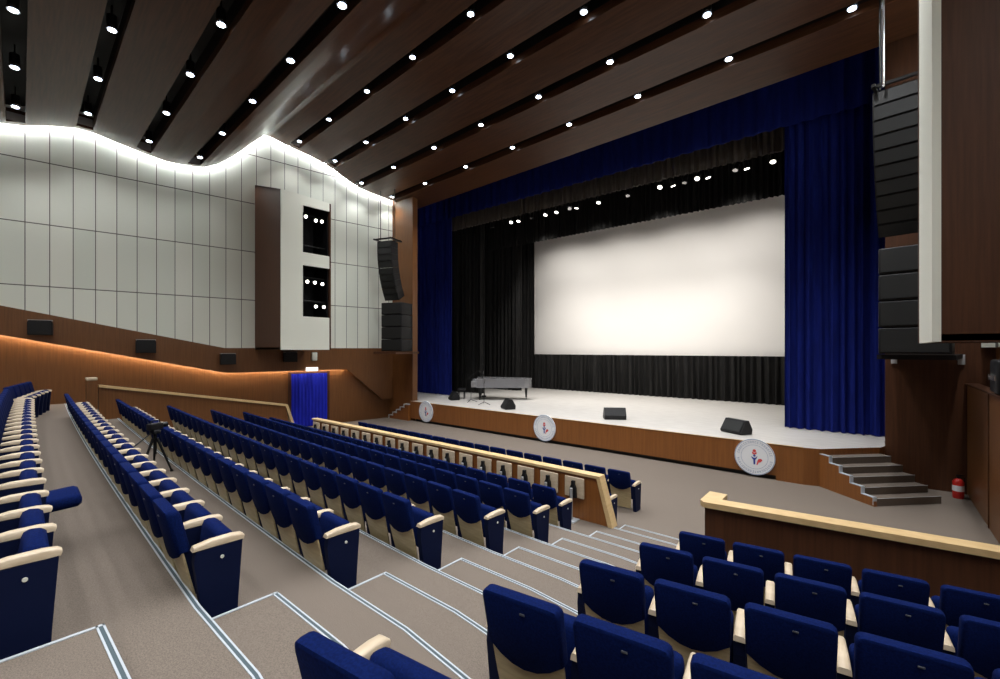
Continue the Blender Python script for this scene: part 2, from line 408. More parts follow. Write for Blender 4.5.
# stage-side wall: left column
mb = MB(); mb.prism([(-19.2, 13.7), (-17.0, 13.7), (-17.0, 14.0), (-19.2, 14.0)], 0, 13, XY); struct(mb, 'wall_front_left', M['wood'])
mb = MB(); mb.prism([(-24, 14.0), (-17.15, 14.0), (-17.15, 14.1), (-21.2, 14.2), (-21.2, 24.6), (-24, 24.6)], 0, 14, XY); struct(mb, 'wall_stage_left', M['black_cloth'])
mb = MB(); mb.prism([(.25, 15.2), (6, 15.2), (6, 15.5), (.25, 15.5)], 0, 14, XY); struct(mb, 'wall_front_right', M['wood_dark'])
mb = MB(); mb.prism([(2.6, 15.5), (3, 15.5), (3, 24.6), (2.6, 24.6)], 0, 14, XY); struct(mb, 'wall_stage_right', M['black_cloth'])
mb = MB(); mb.box((-9, 24.5, 7), (26, .2, 14)); struct(mb, 'wall_stage_back', M['black_cloth'])
mb = MB(); mb.box((-9, 19.4, 14), (30, 11.5, .2)); struct(mb, 'ceiling', M['ceil_edge'])
# low side wall at the right by the stairs
mb = MB(); mb.prism([(1.72, 9.6), (1.87, 9.6), (1.87, 15.2), (1.72, 15.2)], 0, 2.6, XY); mb.build('tmp', M['wood'])
o = bpy.data.objects['tmp']; o.name = 'wall_right_low'; o['kind'] = 'structure'
mb = MB(); mb.prism([(1.68, 9.58), (1.91, 9.58), (1.91, 15.2), (1.68, 15.2)], 2.6, 2.64, XY); mb.box((1.712, 12.6, 1.3), (.02, .03, 2.6)); trim(mb, M['wood_dark'])

# ---------------------------------------------------------------- lighting boxes on the side walls
def wall_box(left):
    f = (lambda x: x) if left else (lambda x: -16.4 - x)
    c = empty('lighting_box', (f(-18.2), 8.5, 3.4))
    if left: tag(c, 'tall brown and cream lighting box on the left wall with lamp openings', 'lighting box')
    else: tag(c, 'tall lighting box at the right edge, cream edge and wide brown side', 'lighting box')
    def P(mb, name, m):
        o = mb.build(name, m, c); o.matrix_parent_inverse = c.matrix_world.inverted() if False else Matrix.Translation(-Vector(c.location)); return o
    z0, z1, ya, yb = (3.42 if left else 3.54), 9.45, 7.48, 9.45
    xr = -16.95; xw = -19.38; xv = -19.12
    def X3(y, z, x): return (f(x), y, z)
    # brown shell: rear face, top, bottom, far end, back
    mb = MB()
    mb.prism([(xr - .02, z0), (xw, z0), (xw, z1 + .72), (xr - .02, z1)], ya, ya + .08, lambda x, z, y: (f(x), y, z))
    mb.prism([(xr + .01, z0), (xv, z0), (xv, z1 + .62), (xr + .01, z1 - .08)], yb - .06, yb, lambda x, z, y: (f(x), y, z))
    mb.prism([(xr - .05, ya), (xw, ya), (xv, yb), (xr - .05, yb)], z0 + .01, z0 + .09, lambda x, y, z: (f(x), y, z))
    mb.add([(f(xr - .05), ya, z1 - .09), (f(xw), ya, z1 + .63), (f(xv), yb, z1 + .53), (f(xr - .05), yb, z1 - .17), (f(xr - .05), ya, z1 - .01), (f(xw), ya, z1 + .71), (f(xv), yb, z1 + .61), (f(xr - .05), yb, z1 - .09)], [(0, 1, 2, 3), (4, 5, 6, 7), (0, 1, 5, 4), (1, 2, 6, 5), (2, 3, 7, 6), (3, 0, 4, 7)])
    P(mb, 'wood_shell', M['wood_dark'])
    # cream face with two openings
    mb = MB(); y1, y2 = 8.29, 9.38
    top = lambda y: z1 - .06 * (y - ya) / (yb - ya)
    for poly in ([(ya - .01, z0), (yb - .06, z0), (yb - .06, top(yb)), (ya - .01, top(ya))],) if not left else ([(ya - .01, z0), (y1, z0), (y1, top(y1)), (ya - .01, top(ya))],
                 [(y1, z0), (yb - .06, z0), (yb - .06, 4.72), (y1, 4.72)],
                 [(y1, 6.72), (yb - .06, 6.72), (yb - .06, 7.22), (y1, 7.22)],
                 [(y1, 9.05), (yb - .06, 9.05), (yb - .06, top(yb)), (y1, top(y1))]):
        mb.prism(poly, xr - .08, xr, X3)
    P(mb, 'cream_face', M['cream_plain'])
    mb = MB()
    mb.prism([(ya + .1, z0 + .1), (yb - .07, z0 + .1), (yb - .07, z1 - .3), (ya + .1, z1 - .3)], xr - 1.3, xr - 1.25, X3)
    mb.prism([(y1 - .5, 6.75), (yb - .07, 6.75), (yb - .07, 7.2), (y1 - .5, 7.2)], xr - 1.25, xr - .1, X3)
    mb.prism([(y1 - .55, z0 + .1), (y1 - .5, z0 + .1), (y1 - .5, z1 - .3), (y1 - .55, z1 - .3)], xr - 1.25, xr - .1, X3)
    mb.prism([(xr - 1.25, z0 + .1), (xr - .09, z0 + .1), (xr - .09, z1 - .3), (xr - 1.25, z1 - .3)], yb - .10, yb - .065, lambda x, z, y: (f(x), y, z))
    P(mb, 'dark_lining', M['black'])
    for z in (5.36, 6.29, 7.55, 8.77):
        mb = MB(); mb.tube([(f(xr - .25), y1 - .1, z), (f(xr - .3), yb - .08, z)], .03, 8); P(mb, 'pipe', M['blackmetal'])
    return c
wall_box(True); wall_box(False)
# spotlights inside the left box
def spotlight(loc, aim, label, cat, group, s=1.0, lens=None, vertical=True):
    t = empty('stage_spotlight', loc, 0, label, cat, group)
    q = (Vector(aim) - Vector(loc)).to_track_quat('Y', 'Z').to_matrix()
    def T(p): return tuple(q @ (Vector(p) * s))
    mb = MB(); mb.tube([T((0, -.16, 0)), T((0, -.12, 0)), T((0, .06, 0)), T((0, .16, 0))], [.05 * s, .085 * s, .09 * s, .11 * s], 12); mb.build('lamp_body', M['blackmetal'], t)
    mb = MB(); mb.tube([T((0, .161, 0)), T((0, .170, 0))], .088 * s, 12); mb.build('lens', lens or M['lamp_small'], t)
    sd = Vector(T((.13, 0, 0))); uz = Vector((0, 0, .19 * s)); mb = MB(); mb.tube([-sd, -sd + uz, sd + uz, sd], .012 * s, 6); mb.tube([uz, Vector((0, 0, .255 * s))], .02 * s, 6); mb.build('yoke', M['black'], t)
    return t
nm = ['near', 'middle', 'far']
for (px, py, lab) in [(305, 216, 'leftmost lamp'), (315, 220, 'middle lamp'), (321, 221, 'rightmost lamp')]:
    r = ray(px, py); p = Vector((0, 0, EYE)) + r * (-17.2 / r.x); spotlight(p, p + Vector((9, -1.5, -4)), 'small bright spotlight in the upper opening of the wall box, ' + lab, 'spotlight', 'spotlights in the wall box', .7)
for (px, py, lab) in [(306.5, 281, 'leftmost'), (314, 282, 'middle'), (321.5, 283.5, 'rightmost')]:
    r = ray(px, py); p = Vector((0, 0, EYE)) + r * (-17.2 / r.x); spotlight(p, p + Vector((9, -1.5, -3)), 'bright spotlight in the middle lamp row of the wall box, ' + lab, 'spotlight', 'spotlights in the wall box', .7)
for (px, py, lab) in [(315, 306, 'left'), (323, 306.5, 'right')]:
    r = ray(px, py); p = Vector((0, 0, EYE)) + r * (-17.2 / r.x); spotlight(p, p + Vector((9, -1.5, -2.5)), 'bright spotlight in the lowest lamp row of the wall box, ' + lab + ' one', 'spotlight', 'spotlights in the wall box', .7)

# ---------------------------------------------------------------- stage
SZ = .94; SY = 13.62
rd = Vector((.72, -.69)).normalized(); ed = Vector((.69, .72)).normalized()
c0 = Vector((-1.0, 13.72)); c1 = c0 + ed * 1.66
plan = [(-17.1, SY), (-1.35, SY), (c0.x, c0.y), (c1.x, c1.y), (c1.x + .1, 15.2), (.25, 15.2), (.25, 16.0), (2.6, 16.0), (2.6, 24.4), (-21.2, 24.4), (-21.2, 14.25), (-17.1, 14.25)]
mb = MB(); mb.prism(plan, .12, SZ, XY); o = struct(mb, 'floor_stage', [M['wood_stage'], M['stage_floor']])
for p in o.data.polygons:
    if p.normal.z > .9: p.material_index = 1
# recessed base under the front, painted black as the gap's shadow, and full-height base at the right
mb = MB(); mb.box((-9.35, SY + .6, .06), (14.8, 1.0, .12)); struct(mb, 'trim_stage_base', M['ceil_edge'])
mb = MB(); mb.prism([(-1.95, SY), (-1.35, SY), (c0.x, c0.y), (c1.x, c1.y), (c1.x, 15.2), (-1.95, 15.2)], 0, .12, XY); struct(mb, 'trim_stage_foot', M['wood_stage'])
mb = MB(); mb.prism([(-16.85, SY - .012), (-1.35, SY - .012), (-1.35, SY + .04), (-16.85, SY + .04)], SZ - .0, SZ + .008, XY); struct(mb, 'trim_stage_lip', M['rail'])
# right stairs
st = empty('stage_stairs', (c0.x, c0.y, 0), 0, 'carpeted steps with wooden side beside the right blue curtain', 'stairs')
def SP(a, b, z): v = c0 + ed * a + rd * b; return (v.x - c0.x, v.y - c0.y, z)
RS = SZ / 6; TD = .285
sw = 1.66
for k in range(5):
    z = SZ - RS * (k + 1); b0 = TD * k
    mb = MB(); mb.prism([(0.05, b0), (sw, b0), (sw, b0 + TD), (0.05, b0 + TD)], 0, z, SP); s_o = mb.build('step', M['carpet'], st)
    mb = MB(); mb.prism([(0.05, b0 + TD - .012), (sw, b0 + TD - .012), (sw, b0 + TD + .005), (0.05, b0 + TD + .005)], z, z + .008, SP); mb.build('nosing', M['grey'], s_o)
mb = MB()
poly = [(0, 0)]
for k in range(5): poly += [(TD * k, SZ - RS * (k + 1)) if False else (TD * k, SZ - RS * k if k == 0 else SZ - RS * k), (TD * k, SZ - RS * (k + 1)), ]
poly = [(0.0, 0.0), (0.0, SZ)]
for k in range(5): poly += [(TD * k + .001, SZ - RS * (k + 1) + .03), (TD * (k + 1), SZ - RS * (k + 1) + .03)]
poly += [(TD * 5 + .02, 0)]
mb.prism(poly, -.03, .05, lambda b, z, a: SP(a, b, z)); mb.build('side_board', M['wood_stage'], st)
mb = MB()
for k in range(5):
    z = SZ - RS * (k + 1) + .03
    mb.prism([(TD * k, z), (TD * (k + 1), z), (TD * (k + 1), z + .012), (TD * k, z + .012)], -.034, .054, lambda b, z, a: SP(a, b, z))
    mb.prism([(TD * (k + 1) - .006, z - RS + .0), (TD * (k + 1) + .008, z - RS + .0), (TD * (k + 1) + .008, z + .012), (TD * (k + 1) - .006, z + .012)], -.034, .054, lambda b, z, a: SP(a, b, max(z, .002)))
mb.build('edge_trim', M['nose'], st)
# left stairs
st = empty('stage_stairs', (-17, 13.6, 0), 0, 'short flight of steps at the left end of the stage by the wall', 'stairs')
for k in range(5):
    z = SZ - RS * (k + 1); x = -17.1 - .30 * k
    mb = MB(); mb.prism([(x, 0), (x, z), (x - .30, z), (x - .30, 0)], SY - .1, SY + .07, lambda a, b, c: (a + 17, c - 13.6, b)); so = mb.build('step', M['wood_stage'], st)
    mb = MB(); mb.prism([(x + .02, z - .02), (x + .02, z + .015), (x - .33, z + .015), (x - .33, z - .02)], SY - .14, SY + .07, lambda a, b, c: (a + 17, c - 13.6, b)); mb.prism([(x - .33, z - RS), (x - .33, z + .015), (x - .29, z + .015), (x - .29, z - RS)], SY - .14, SY - .1, lambda a, b, c: (a + 17, c - 13.6, b)); mb.build('tread', M['nose'], so)

# ---------------------------------------------------------------- curtains
def drape(name, x0, x1, Y, z0, z1, m, pitch=.22, amp=.07, zb=None, wob=.25):
    n = max(8, int(abs(x1 - x0) / pitch * 10)); v = []; f = []
    zs = [z0, z0 + (z1 - z0) * .33, z0 + (z1 - z0) * .66, z1]
    ph = 0; phs = []
    for i in range(n + 1):
        phs.append(ph); ph += 2 * math.pi / 10 * (1 + wob * math.sin(i * .37) + wob * .6 * math.sin(i * .111 + 1))
    for side in (0, .025):
        for j, z in enumerate(zs):
            for i in range(n + 1):
                x = x0 + (x1 - x0) * i / n; a = amp * (1.1 - .35 * j / 3)
                y = Y + side + a * math.sin(phs[i]) + .3 * a * math.sin(2.3 * phs[i] + j * .5)
                zz = z + (random.uniform(-.004, .004) if j == 0 else 0)
                v.append((x, y, zz))
    q = 4 * (n + 1)
    for j in range(3):
        for i in range(n):
            a = j * (n + 1) + i; f.append((a, a + 1, a + n + 2, a + n + 1)); f.append((q + a, q + a + n + 1, q + a + n + 2, q + a + 1))
    for i in range(n):
        f.append((i, q + i, q + i + 1, i + 1)); a = 3 * (n + 1) + i; f.append((a, a + 1, q + a + 1, q + a))
    for j in range(3):
        a = j * (n + 1); b = a + n + 1; f.append((a, b, q + b, q + a)); a += n; b += n; f.append((a, q + a, q + b, b))
    mb = MB(); mb.add(v, f, 0, True); return mb.build(name, m)
tag(drape('stage_curtain', -20.9, -17.4, 16.7, SZ + .02, 13.6, M['blue'], .26, .08), 'tall dark blue stage curtain at the left side of the stage', 'curtain')
tag(drape('stage_curtain', -2.15, .5, 16.7, SZ + .02, 13.6, M['blue'], .26, .08), 'tall blue stage curtain at the right side of the stage above the stairs', 'curtain')
tag(drape('valance', -20.5, .55, 16.45, 10.45, 13.6, M['blue'], .5, .05), 'dark blue horizontal valance across the top of the stage opening', 'curtain')
tag(drape('border_curtain', -19.5, -1.0, 17.6, 10.15, 12.9, M['grey_cloth'], .24, .06), 'brownish grey pleated border hanging behind the blue valance', 'curtain')
tag(drape('border_curtain', -19.5, -1.0, 20.9, 9.62, 12.9, M['black_cloth'], .24, .06), 'black pleated border hanging just above the projection screen', 'curtain')
tag(drape('side_curtain', -21.0, -16.75, 18.5, SZ + .02, 12.9, M['black_cloth'], .3, .09), 'black side drape behind the left blue curtain, nearest the audience', 'curtain')
tag(drape('side_curtain', -20.8, -16.15, 21.2, SZ + .02, 12.9, M['black_cloth'], .3, .09), 'middle black side drape at stage left behind the piano', 'curtain')
tag(drape('side_curtain', -20.6, -16.55, 23.2, SZ + .02, 12.9, M['black_cloth'], .3, .09), 'rear black side drape touching the left edge of the screen', 'curtain')
tag(drape('side_curtain', -1.6, 2.2, 22.6, SZ + .02, 12.9, M['black_cloth'], .3, .09), 'black side drape at the right edge of the screen', 'curtain')
tag(drape('backdrop_skirt', -16.7, -1.4, 23.25, SZ + .02, 3.12, M['black_cloth'], .3, .10), 'black pleated drape hanging below the projection screen', 'curtain')
# projection screen, billowing slightly at the top
v = []; f = []; nx, nz = 30, 12
for sd in (0, .03):
    for j in range(nz + 1):
        for i in range(nx + 1):
            X = -16.85 + 15.4 * i / nx; Z = 3.06 + 7.4 * j / nz
            b = .05 * math.sin(j / nz * math.pi * 2.2 + i * .12) * (j / nz)
            v.append((X, 23.5 + b + sd, Z))
q = (nx + 1) * (nz + 1)
for j in range(nz):
    for i in range(nx):
        a = j * (nx + 1) + i; f.append((a, a + 1, a + nx + 2, a + nx + 1)); f.append((q + a, q + a + nx + 1, q + a + nx + 2, q + a + 1))
for i in range(nx):
    f.append((i, q + i, q + i + 1, i + 1)); a = nz * (nx + 1) + i; f.append((a, a + 1, q + a + 1, q + a))
mb = MB(); mb.add(v, f, 0, True); sc_ = tag(mb.build('projection_screen', M['screen']), 'huge white projection screen at the back of the stage', 'screen')
mb = MB(); mb.tube([(-17, 23.55, 10.46), (-1.3, 23.55, 10.46)], .04, 8); mb.build('batten', M['blackmetal'], sc_)
for x in (-16, -12.5, -9, -5.5, -2): mb = MB(); mb.tube([(x, 23.55, 10.46), (x, 23.55, 13.89)], .01, 6); mb.build('cable', M['blackmetal'], sc_)
# lamps on the pipe
mb = MB(); mb.tube([(-19, 17.95, 10.37), (-1.5, 17.95, 10.37)], .03, 8); tag(mb.build('lighting_pipe', M['blackmetal']), 'black horizontal lighting pipe behind the grey border above stage', 'pipe')
lampx = [(492, 223), (512, 218), (519, 216), (532, 213), (546, 210), (557, 206), (570, 203), (577, 202), (599, 196), (628, 188), (661, 180), (672, 177), (685, 174), (698, 170), (707, 169), (736, 160), (746, 158), (773, 150)]
for i, (px, py) in enumerate(lampx):
    p = Py(px, py, 17.95)
    spotlight((p.x, 17.95, 10.10), (p.x + random.uniform(-1, 1.5), 17.95 + random.uniform(-4, 1.5), 5), 'small stage lamp on the pipe above the stage, %s from the left' % ordn(i), 'spotlight', 'stage lamps on the pipe', 1.0, M['lamp_small'] if i % 3 else M['steel'])

# ---------------------------------------------------------------- emblem discs
def disc(px, label):
    r = ray(px, 349); X = r.x / r.y * (SY - .03)
    t = empty('emblem_disc', (X, SY - .035, .545), 0, label, 'emblem', 'white round emblems on the stage front')
    Rr = .485
    mb = MB(); mb.disc((0, 0, 0), (0, 1, 0), Rr, .03, 48); mb.build('board', M['white'], t)
    mb = MB(); n = 40
    for rr_, w_ in ((Rr - .012, .010), (Rr * .66, .004)):
        v = []; f = []
        for i in range(48):
            a = 2 * math.pi * i / 48
            for q_, yy in ((rr_ - w_, -.0165), (rr_ + w_, -.0165), (rr_ + w_, -.0135), (rr_ - w_, -.0135)): v.append((q_ * math.cos(a), yy, q_ * math.sin(a)))
        for i in range(48):
            a = i * 4; b = ((i + 1) % 48) * 4
            for k in range(4): f.append((a + k, a + (k + 1) % 4, b + (k + 1) % 4, b + k))
        mb.add(v, f)
    mb.build('ring', M['emb_text'], t)
    # ring lettering: illegible in the photo, small strokes of letter height
    mb = MB(); rnd = random.Random(3)
    for i in range(44):
        a = 2 * math.pi * (i + .5) / 44
        if abs(math.cos(a)) > .985: continue
        rc = Rr * .82; Mx = Matrix.Rotation(-a + math.pi / 2, 3, 'Y')
        c = (rc * math.cos(a), -.0165, rc * math.sin(a))
        kind = rnd.randint(0, 3)
        bars = [[(-.012, 0, .008, .06), (.012, 0, .008, .06), (0, 0, .02, .008)], [(-.012, 0, .008, .06), (0, .026, .03, .008), (0, -.026, .03, .008)],
                [(0, 0, .008, .06), (0, .026, .036, .008)], [(-.012, 0, .008, .06), (.012, 0, .008, .06), (0, .026, .03, .008)]][kind]
        for (bx_, bz_, w_, h_) in bars:
            o_ = Mx @ Vector((bx_, 0, bz_)); mb.box((c[0] + o_.x, c[1], c[2] + o_.z), (w_, .004, h_), Mx)
    mb.build('ring_lettering', M['emb_text'], t)
    mb = MB()
    mb.disc((.0, -.017, .035), (0, 1, 0), .030, .004, 16)
    mb.prism([(-.075, .01), (-.02, -.02), (.02, -.02), (.075, .03), (.06, -.02), (.022, -.075), (.02, -.2), (-.02, -.2), (-.024, -.075), (-.065, -.03)], -.019, -.015, XZ)
    mb.build('blue_figure', M['emb_blue'], t)
    mb = MB(); mb.disc((0, -.017, .165), (0, 1, 0), .040, .004, 16)
    mb.prism([(-.05, .14), (0, .10), (.05, .14), (.055, .09), (0, .06), (-.055, .09)], -.019, -.015, XZ)
    mb.prism([(.05, -.2), (.07, -.1), (.10, -.04), (.16, -.03), (.19, -.07), (.15, -.12), (.10, -.14), (.07, -.21)], -.019, -.015, XZ)
    mb.build('red_figures', M['emb_red'], t)
    return t
disc(426, 'white round emblem on the stage front, leftmost near the left stairs')
disc(544.5, 'white round emblem on the stage front below the middle monitor speakers')
disc(754.5, 'white round emblem on the stage front, rightmost below a monitor speaker')

# ---------------------------------------------------------------- monitors
def wedge(px, py, rz, label, w=.62):
    p = Pz(px, py, SZ); t = empty('stage_monitor', (p.x, p.y, SZ + .012), rz, label, 'speaker', 'black wedge monitors on the stage front')
    mb = MB(); poly = [(-.22, 0), (.20, 0), (.24, .06), (.02, .40), (-.10, .40), (-.24, .14)]
    mb.prism(poly, -w / 2, w / 2, YZ); mb.build('cabinet', M['black'], t)
    mb = MB(); poly = [(.235, .085), (.055, .36), (.065, .367), (.247, .092)]
    mb.prism(poly, -w / 2 + .03, w / 2 - .03, YZ); mb.build('grille', M['grille'], t)
wedge(454, 400, R(150), 'black wedge monitor beside the left blue curtain', .5)
wedge(508, 409, R(150), 'black wedge monitor in front of the piano', .55)
wedge(614.5, 419, R(35), 'black monitor speaker at the middle of the stage edge', .75)
wedge(736, 433, R(150), 'black wedge monitor above the rightmost emblem', .72)

# ---------------------------------------------------------------- piano
pc = Pz(504, 398.5, SZ)
pt = empty('grand_piano', (pc.x, pc.y, SZ), R(40), 'grey grand piano at the left of the stage', 'piano')
out = []
# x along length (0 = keyboard at left -1.35, tail at +1.35), y width
base = [(-1.35, -.76), (1.0, -.76), (1.22, -.70), (1.36, -.5), (1.38, -.2), (1.25, .05), (.9, .18), (.45, .30), (.1, .5), (-.3, .70), (-.7, .76), (-1.35, .76)]
mb = MB(); mb.prism(base, .60, .98, XY); mb.build('case', M['piano'], pt)
mb = MB(); mb.prism([(x * 1.012, y * 1.02) for x, y in base], .98, 1.05, XY); mb.build('lid', M['piano'], pt)
mb = MB(); mb.prism([(-1.62, -.74), (-1.35, -.74), (-1.35, .74), (-1.62, .74)], .62, .74, XY)
for s_ in (-1, 1): mb.box((-1.47, s_ * .72, .80), (.32, .08, .30), bev=.03)
mb.build('keybed', M['piano'], pt)
mb = MB(); mb.box((-1.5, 0, .755), (.15, 1.3, .025)); mb.build('keyboard', M['white'], pt)
mb = MB(); mb.box((-1.1, 0, 1.17), (.03, .8, .24)); mb.build('music_desk', M['black'], pt)
for (x, y) in ((-1.2, -.6), (-1.2, .6), (1.1, -.4)):
    mb = MB(); mb.tube([(x, y, .62), (x, y, .5), (x, y, .1)], [.09, .07, .04], 10); l_ = mb.build('leg', M['black'], pt)
    mb = MB(); mb.tube([(x - .02, y, .045), (x + .02, y, .045)], .045, 10); mb.build('caster', M['blackmetal'], l_)
mb = MB(); mb.box((-1.0, 0, .35), (.05, .22, .5)); mb.box((-1.02, 0, .12), (.22, .3, .06)); mb.build('pedal_lyre', M['black'], pt)
bx_ = pc + Vector((-.766 * 2.15, -.643 * 2.15, 0))
t = empty('piano_bench', (bx_.x, bx_.y, SZ), R(40), 'small black bench at the keyboard end of the piano', 'bench')
mb = MB(); mb.box((0, 0, .47), (.36, .7, .09), bev=.03); mb.build('seat', M['black'], t)
for a in (-.14, .14):
    for b in (-.3, .3): mb = MB(); mb.tube([(a, b, .43), (a, b, 0)], [.025, .018], 8); mb.build('leg', M['black'], t)
def mic_stand(px, py, label, hh=1.6):
    p = Pz(px, py, SZ); t = empty('microphone_stand', (p.x, p.y, SZ), random.random() * 3, label, 'microphone stand')
    mb = MB(); mb.tube([(0, 0, .1), (0, 0, hh * .7)], .012, 6); mb.build('pole', M['blackmetal'], t)
    for k in range(3): mb = MB(); a = k * 2.094; mb.tube([(0, 0, .12), (.3 * math.cos(a), .3 * math.sin(a), .012)], .012, 6); mb.build('leg', M['blackmetal'], t)
    mb = MB(); mb.tube([(-.3, 0, hh * .62), (.35, 0, hh * .93)], .01, 6); mb.build('boom', M['blackmetal'], t)
    mb = MB(); mb.tube([(.35, 0, hh * .93), (.42, 0, hh * .90), (.5, 0, hh * .87)], [.02, .015, .01], 8); mb.build('microphone', M['black'], t)
mic_stand(471, 402, 'thin black microphone stand left of the piano')
mic_stand(484, 404.5, 'thin black microphone stand in front of the piano keyboard')

# ---------------------------------------------------------------- speaker arrays
def line_array(left, n=9):
    X = -16.95 if left else .70; Y = 12.75
    g = 'on the left' if left else 'on the right'
    sg = 1 if left else -1
    # sub stack on a bracket shelf
    rz = R(18) if left else R(-18)
    if not left: rz = R(-8)
    wdt = 1.1
    for k in range(4):
        z = 3.35 + .56 * k
        t = empty('subwoofer', (X, Y, z), rz, 'black subwoofer cabinet %s of the stage, %s from the bottom of its stack' % (g, ordn(k)), 'speaker', 'subwoofer stacks beside the stage')
        mb = MB(); mb.box((0, 0, .27), (wdt, .9, .54), bev=.02); mb.build('cabinet', M['black'], t)
        mb = MB(); mb.box((0, -.455, .27), (wdt - .08, .02, .46)); mb.build('grille', M['grille'], t)
    t = empty('speaker_shelf', (X, Y, 3.35), rz, 'wall shelf under the black subwoofer stack %s of the stage' % g, 'shelf')
    mb = MB(); mb.box((0, .0 if left else 1.1, -.07), (wdt + .1, 1.9 if left else 2.7, .10)); mb.build('board', M['wood_dark' if left else 'black'], t)
    # curved hang
    y = Y - .1; zt = 8.45 if left else 8.9
    t0 = empty('rigging_frame', (X + (-.45 if left else -.18), y - .1, zt + .05), rz, 'black rigging frame above the hanging speaker array %s' % g, 'rigging frame')
    mb = MB()
    for s_ in (-.45, .45): mb.box((s_, 0, .03), (.06, .9, .06))
    mb.box((0, -.3, .05), (1.0, .06, .06)); mb.box((0, .3, .05), (1.0, .06, .06)); mb.build('frame', M['blackmetal'], t0)
    for s_ in (-.4, .4): mb = MB(); mb.tube([(s_, 0, .08), (s_, 0, 2.4)], .018, 6); mb.build('hoist_chain', M['blackmetal'], t0)
    ang = 0; p = Vector((0, 0, 0)); hh = .31
    for k in range(n):
        ang = R(-2.0 + k * 3.6)
        t = empty('array_speaker', (X + (-.45 if left else -.18), y - .1, zt), rz, 'black array speaker cabinet %s, %s from the top of the hang' % (g, ordn(k)), 'speaker', 'hanging speaker array cabinets')
        Mx = Matrix.Rotation(ang, 3, 'X')
        c = p + Mx @ Vector((0, 0, -hh / 2))
        cw = .40 if left else .49
        mb = MB(); mb.prism([(-.25, -hh / 2 + .004), (.25, -hh / 2 + .034), (.25, hh / 2 - .004), (-.25, hh / 2 - .004)], -cw, cw, lambda a_, b_, x_: tuple(c + Mx @ Vector((x_, a_, b_)))); mb.build('cabinet', M['black'], t)
        mb = MB(); mb.box(c + Mx @ Vector((0, -.26, 0)), (cw * 1.88, .02, hh - .05), Mx); mb.build('grille', M['grille'], t)
        p = c + Mx @ Vector((0, .25, -hh / 2 + .03)); ang2 = R(-2.0 + (k + 1) * 3.6); p = p + Matrix.Rotation(ang2, 3, 'X') @ Vector((0, -.25, 0))
line_array(True); line_array(False, 10)
# steel pipes hanging at the right above the array
mb = MB(); mb.tube([(.17, 12.2, 8.9), (.17, 12.2, 11.0)], .025, 8); tag(mb.build('steel_pipe', M['steel']), 'vertical steel pipe above the right hanging speakers', 'pipe')

# ---------------------------------------------------------------- things on the left wall
def wall_speaker(px, py, d_off, label, s=1.0, right=False):
    r = ray(px, py)
    if not right:
        # wall face offset .26 -> plane
        d = (20.66 - .28) / (.748 - .678 * (px - 500) / 444)
        p = Vector((0, 0, EYE)) + r * d
        rz = math.atan2(wd.y, wd.x) - math.pi / 2 + R(90)
    else: p = Vector((0, 0, EYE)) + r * (1.95 / r.x) if False else Vector((2.0, 11.6, 3.2)); rz = R(-90)
    t = empty('wall_speaker', p, rz, label, 'speaker', 'black speakers on the side walls')
    mb = MB(); mb.prism([(-.34 * s, -.28 * s), (.34 * s, -.28 * s), (.34 * s, .20 * s), (.30 * s, .28 * s), (-.30 * s, .28 * s), (-.34 * s, .20 * s)], -.40 * s, -.04, lambda a, b, c: (a, c, b)); mb.build('cabinet', M['black'], t)
    mb = MB(); mb.box((0, -.41 * s, -.04), (.60 * s, .02, .40 * s)); mb.build('grille', M['black'], t)
    mb = MB(); mb.box((0, -.2 * s, .285 * s), (.66 * s, .34 * s, .03)); mb.build('top_bracket', M['grey'], t)
    return t
wall_speaker(41, 328, 0, 'black speaker on the wood band, leftmost on the left wall', .82)
wall_speaker(145.5, 346.5, 0, 'black speaker on the wood band, second on the left wall', .82)
wall_speaker(227, 359, 0, 'black speaker on the wood band, third on the left wall', .75)
wall_speaker(289, 357, 0, 'black speaker on the wood band under the lighting box', .75)
r = ray(314, 356.5); d = 20.38 / (.748 - .678 * (314 - 500) / 444); p = Vector((0, 0, EYE)) + r * d
mb = MB(); mb.box((0, 0, 0), (.22, .1, .36), Matrix.Rotation(math.atan2(wd.y, wd.x), 3, 'Z'), bev=.02); o = mb.build('wall_box', M['cream_plain']); o.location = p + nd * .06; tag(o, 'small pale box on the wood band above the blue doorway', 'box')
# blue curtain door
mb = MB(); v = []
def on_wall(Y, off, z): q_ = LW @ Vector((S(Y), -off, z)); return q_
n = 60; f = []
for sd in (0, .03):
    for z in (.03, 2.36):
        for i in range(n + 1): v.append(on_wall(8.97 + 1.53 * i / n, .07 + sd + .022 * math.sin(i * 1.1), z))
for i in range(n):
    a = i; f += [(a, a + 1, a + n + 2, a + n + 1), (2 * (n + 1) + a, 3 * (n + 1) + a, 3 * (n + 1) + a + 1, 2 * (n + 1) + a + 1), (n + 1 + a, n + 2 + a, 3 * (n + 1) + a + 1, 3 * (n + 1) + a), (a, 2 * (n + 1) + a, 2 * (n + 1) + a + 1, a + 1)]
mb.add(v, f, 0, True); dc = tag(mb.build('door_curtain', M['door_blue_lit']), 'blue curtain coloured as lit by the cove, closing the doorway in the left wall', 'curtain')
mb = MB()
for (ya, yb, za, zb) in ((8.85, 8.95, 0, 2.45), (10.52, 10.62, 0, 2.45), (8.85, 10.62, 2.38, 2.45)):
    pA = [on_wall(ya, .01, za), on_wall(yb, .01, za), on_wall(yb, .01, zb), on_wall(ya, .01, zb)]; pB = [q_ + nd * .06 for q_ in pA]
    mb.add(pA + pB, [(0, 1, 2, 3), (4, 5, 6, 7), (0, 1, 5, 4), (1, 2, 6, 5), (2, 3, 7, 6), (3, 0, 4, 7)])
struct(mb, 'door_1', M['wood_dark'])
